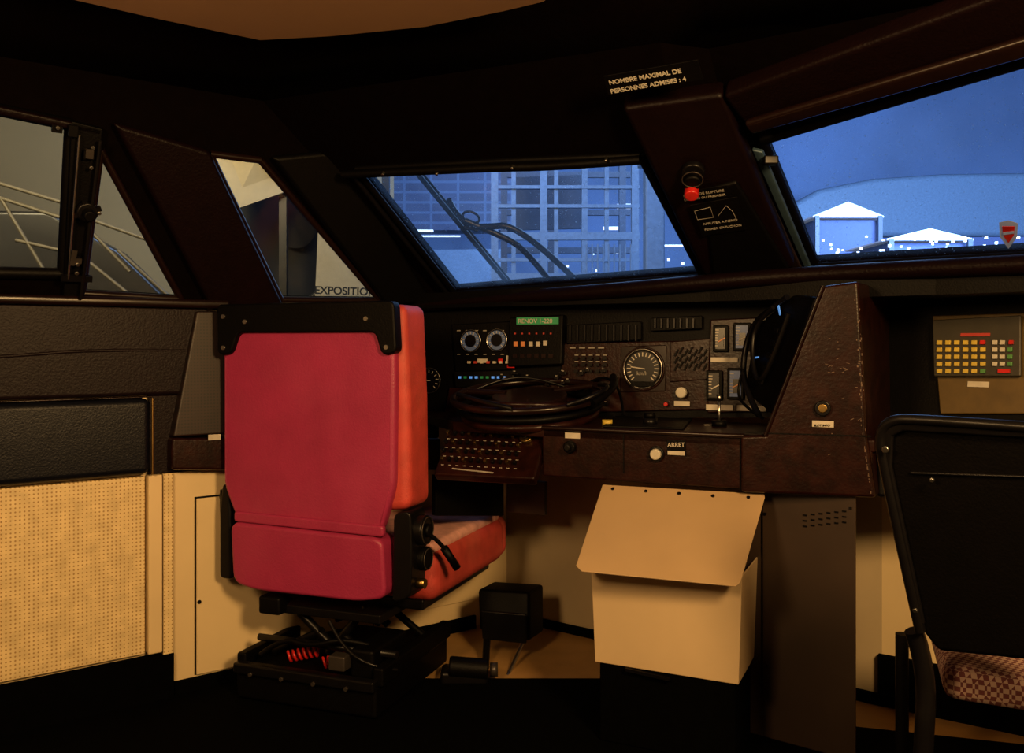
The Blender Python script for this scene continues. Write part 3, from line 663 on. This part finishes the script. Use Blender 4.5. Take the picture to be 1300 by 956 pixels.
tc=nt.nodes.new('ShaderNodeTexCoord'); ch=nt.nodes.new('ShaderNodeTexChecker'); ch.inputs['Scale'].default_value=120
ch.inputs[1].default_value=(.4,.27,.22,1); ch.inputs[2].default_value=(.12,.03,.03,1)
nt.links.new(tc.outputs['Object'],ch.inputs['Vector']); nt.links.new(ch.outputs['Color'],bs.inputs['Base Color']); M['check']=ck
cb2.append(prism('seat_pad',[(.76,1.58),(1.16,1.38),(1.32,1.82),(.92,2.0)],.37,.43,'check',.02))
group('assistant_chair',cb2,V((1.0,1.6,0)))
# ---------------- wipers ----------------
PW1=Pl(PF1.at(577,372,-.09),PF1.at(893,350,-.09),PF1.at(813,196,-.09))
M['wip']=mat('wiper_black',(.004,.007,.014),.4)
group('windscreen_wiper',[tube('blade',[PW1.at(528,218),PW1.at(650,366)],.008,'wip',smooth=False),
   tube('blade_rubber',[PW1.at(533,216),PW1.at(654,364)],.004,'wip',smooth=False),
   tube('arm_link',[PW1.at(570,254),PW1.at(580,278),PW1.at(607,292)],.009,'wip'),
   tube('arm_a',[PW1.at(590,288),PW1.at(625,288),PW1.at(645,285),PW1.at(690,315),PW1.at(738,362)],.010,'wip'),
   tube('arm_b',[PW1.at(590,280),PW1.at(640,300),PW1.at(670,320),PW1.at(705,366)],.010,'wip'),
   ring('arm_loop',PW1,598,276,11,.004,'wip')])
# ---------------- museum hall outside ----------------
M['hfloor']=mat('hall_floor',(.06,.09,.16),.4)
M['hblue']=mat('hall_blue_wall',(.11,.17,.32),.8,var=.45,scale=.22)
M['hpurp']=mat('hall_roof_structure',(.045,.06,.15),.8,var=.2,scale=.5)
M['hsteel']=mat('pale_steel',(.13,.19,.28),.5,.1)
M['hdark']=mat('dark_steel',(.02,.03,.055),.5)
M['hblack']=mat('dark_bodywork',(.010,.008,.006),.35)
M['holive']=mat('olive_wall',(.17,.135,.07),.8,var=.15,scale=.5)
M['hbanner']=mat('banner_cloth',(.36,.29,.17),.8,var=.05)
M['hrail']=mat('rail_paint',(.075,.06,.035),.6)
M['hlamp']=mat('hall_lamp',(.9,.95,1),.5,emis=(.75,.85,1),estr=.9)
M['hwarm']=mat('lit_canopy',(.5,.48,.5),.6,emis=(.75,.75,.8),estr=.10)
fac=bpy.data.materials.new('facade_glazing'); fac.use_nodes=True; nt=fac.node_tree; bs=nt.nodes['Principled BSDF']
uv=nt.nodes.new('ShaderNodeUVMap'); br=nt.nodes.new('ShaderNodeTexBrick'); br.offset=0; br.inputs['Scale'].default_value=1
br.inputs['Color1'].default_value=(.028,.045,.11,1); br.inputs['Color2'].default_value=(.018,.028,.075,1); br.inputs['Mortar'].default_value=(.055,.09,.18,1)
br.inputs['Brick Width'].default_value=.42; br.inputs['Row Height'].default_value=.16; br.inputs['Mortar Size'].default_value=.02
nt.links.new(uv.outputs['UV'],br.inputs['Vector']); nt.links.new(br.outputs['Color'],bs.inputs['Base Color']); M['facade']=fac
slab('hall_floor',[V((-25,4.6,-1.6)),V((25,4.6,-1.6)),V((25,24,-1.6)),V((-25,24,-1.6))],0,'hfloor',ext=V((0,0,-.1)))
slab('hall_wall',[P(300,-600,20),P(1900,-600,20),P(1900,800,20),P(300,800,20)],.2,'hblue')
slab('hall_facade',[P(380,-100,14),P(655,-100,14),P(655,292,14),P(380,292,14)],.5,'facade')
st=[]
for x,w in ((628,.05),(652,.03),(690,.05),(706,.03),(742,.04),(770,.03),(806,.05)):
    a=P(x,60,8.2); st.append(box('upright_%d'%x,V((a.x,a.y,1.0)),(w*1.3,w*1.3,5.2),'hsteel'))
for x in (640,700,790):
    a=P(x,60,9.6); st.append(box('rear_upright_%d'%x,V((a.x,a.y,1.0)),(.07,.07,5.2),'hdark'))
for y in (150,206,238,262,300,330,352):
    a=P(628,y,8.2); b=P(812,y,8.2); st.append(box('beam_%d'%y,(a+b)/2,((b-a).length,.06,.03 if y%4 else .07),'hsteel'))
for y in (222,270,318): 
    a=P(640,y,9.6); b=P(800,y,9.6); st.append(box('rear_beam_%d'%y,(a+b)/2,((b-a).length,.06,.06),'hdark'))
st.append(slab('panel_dark',[P(655,225,8.8),P(738,222,8.8),P(738,290,8.8),P(655,292,8.8)],.05,'hdark'))
for i in range(9): st.append(tube('stair_rod_%d'%i,[P(745+7*i,310,8.0),P(745+7*i,345,8.0)],.008,'hsteel',smooth=False))
group('steel_lift_tower',st,P(700,436,8.2))
group('hall_column',[box('shaft',P(830,300,7.4)+V((0,0,-.4)),(.16,.16,5.6),'hsteel',bev=.02),box('cap',P(830,206,7.4),(.24,.24,.06),'hsteel',bev=.01)])
group('hall_strip_lights',[box('strip_a',P(526,293,13),(.55,.05,.03),'hlamp'),box('strip_b',P(545,300,13),(.9,.05,.02),'hlamp'),box('strip_c',P(836,263,12),(.28,.05,.1),'hlamp'),
   box('strip_d',P(792,262,12),(.18,.05,.06),'hlamp'),box('strip_e',P(775,290,12),(.2,.05,.04),'hlamp'),box('strip_f',P(860,312,12),(.4,.05,.02),'hlamp')])
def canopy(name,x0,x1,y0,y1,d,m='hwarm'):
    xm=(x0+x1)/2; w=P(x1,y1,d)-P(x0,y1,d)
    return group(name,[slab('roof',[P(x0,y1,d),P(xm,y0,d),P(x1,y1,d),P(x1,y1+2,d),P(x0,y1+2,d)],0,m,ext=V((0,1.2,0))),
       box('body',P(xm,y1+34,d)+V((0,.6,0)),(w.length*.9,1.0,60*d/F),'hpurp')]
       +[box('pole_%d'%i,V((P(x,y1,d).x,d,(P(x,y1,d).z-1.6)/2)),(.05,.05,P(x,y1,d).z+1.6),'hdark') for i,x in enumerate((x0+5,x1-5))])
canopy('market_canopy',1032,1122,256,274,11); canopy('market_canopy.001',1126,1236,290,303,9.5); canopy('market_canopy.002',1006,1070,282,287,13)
hl=[]
for i in range(60): hl.append(box('bulb_%d'%i,P(random.uniform(1000,1300),random.uniform(300,330),random.uniform(8,9.3)),(.02,.02,random.uniform(.012,.03)),'hlamp'))
for i in range(14): hl.append(box('bulb_far_%d'%i,P(random.uniform(500,880),random.uniform(318,350),random.uniform(10,13)),(.03,.03,.03),'hlamp'))
group('hall_light_string',hl,P(1150,300,12))
slab('exhibit_plinth',[P(980,303,14),P(1500,299,14),P(1500,562,14),P(980,562,14)],.5,'hpurp')
slab('exhibit_plinth.001',[P(480,318,12),P(640,316,12),P(640,680,12),P(480,680,12)],.5,'hsteel')
# distant exhibit hull with a curved flank behind the stalls
hull=[P(1000,300,17),P(1000,262,17),P(1040,240,17),P(1110,226,17),P(1200,220,17),P(1500,216,17),P(1500,300,17)]
slab('distant_exhibit_hull',hull,.6,'hsteel',.1)
cs=[(1268,287),(1280,284),(1292,288),(1291,305),(1280,320),(1269,305)]
M['crest']=mat('crest_white',(.2,.22,.3),.5,emis=(.5,.6,.8),estr=.08)
group('crest_sticker',[pslab('shield',PF2,cs,.001,'crest',-.01),pslab('shield_red',PF2,[(1272,291),(1288,291),(1287,302),(1280,312),(1273,302)],.001,'redp',-.008),
   pslab('shield_band',PF2,[(1273,298),(1287,296),(1287,299),(1273,301)],.001,'crest',-.006)])
slab('hall_wall_side',[P(-700,-200,7.6),P(500,-200,8.6),P(500,825,8.6),P(-700,825,7.6)],.2,'holive')
ex=[slab('body',[P(-260,262,5.6),P(60,268,5.8),P(150,318,6.0),P(235,400,6.2),P(235,910,6.2),P(-260,960,5.6)],.4,'hblack',.03)]
for k,(a,b) in enumerate((((-60,215),(95,262)),((-60,232),(95,282)),((0,250),(60,350)),((112,290),(165,345)),((105,275),(225,318)),((150,318),(232,392)),((20,305),(95,322)),((110,330),(190,395)))):
    ex.append(tube('rail_%d'%k,[P(*a,5.4),P(*b,5.4)],.011,'hrail',smooth=False))
group('exhibit_locomotive',ex)
bnr=[slab('banner_cloth',[P(262,190,6.0),P(330,190,6.0),P(372,240,6.1),P(292,268,6.0)],.03,'hbanner'),
     slab('banner_lower',[P(404,285,6.0),P(500,285,6.1),P(500,420,6.1),P(398,420,6.0)],.03,'hbanner')]
for i,x in enumerate((300,360,490)):
    q=P(x,195,6.16); bnr.append(box('banner_pole_%d'%i,V((q.x,q.y,(q.z-1.6)/2)),(.05,.05,q.z+1.6),'hblack'))
PBn=Pl(P(404,285,5.96),P(500,285,6.06),P(500,420,6.06))
M['ink']=mat('banner_ink',(.006,.006,.006),.5)
bnr.append(text('banner_text','EXPOSITIONS',PBn,399,373,490,376,'ink',.02,k=.60,bold=.025)); bnr.append(text('banner_text_b','VE',PBn,418,308,440,309,'ink',.02,k=.72,bold=.025))
group('exhibition_banner',bnr)
group('dark_roundel',[cyl('disc',P(350,310,6.4),P(350,310,6.5),.46,'ink',48),tube('disc_rim',[P(350,310,6.38)+V((.46*math.cos(a),0,.46*math.sin(a))) for a in [i*math.pi/12 for i in range(24)]],.02,'hblack',True),
   cyl('inner_ring',P(375,290,6.37),P(375,290,6.4),.14,'hblack',32),slab('stand',[P(320,340,6.55),P(500,340,6.55),P(500,890,6.55),P(320,890,6.55)],.2,'hblack')])
# ---------------- lights ----------------
def area(name,loc,target,size,e,col,sy=None,spread=None):
    l=bpy.data.lights.new(name,'AREA'); l.energy=e; l.color=col; l.size=size
    if sy: l.shape='RECTANGLE'; l.size_y=sy
    if spread: l.spread=math.radians(spread)
    o=bpy.data.objects.new(name,l); COL.objects.link(o); o.location=loc
    o.rotation_euler=(V(target)-V(loc)).to_track_quat('-Z','Y').to_euler(); return o
area('cab_lamp',(.85,.2,1.6),(-.3,2.7,.45),.35,56,(1,.60,.235))
area('cab_fill_light',(-.9,.4,1.45),(-.3,2.9,.35),.35,22,(1,.60,.25))  # added fill light from the left, brightens the area under the desk
area('hall_lamp_blue',(1,5.5,6),(1.5,16,.5),4,900,(.36,.55,1),3)
area('hall_lamp_blue.001',(5,6,3.5),(12,19,.5),3,3000,(.34,.57,1),2.5)
area('hall_lamp_warm',(-3,3.8,3.2),(-3.6,8.5,1.6),1.5,190,(1,.82,.5))
area('windscreen_glow_blue',(1.2,5.0,2.6),(.6,2.4,1.1),2.0,34,(.3,.55,1))
w=bpy.data.worlds.new('world'); scene.world=w; w.use_nodes=True
bg=w.node_tree.nodes['Background']; bg.inputs[0].default_value=(.05,.12,.35,1); bg.inputs[1].default_value=.15
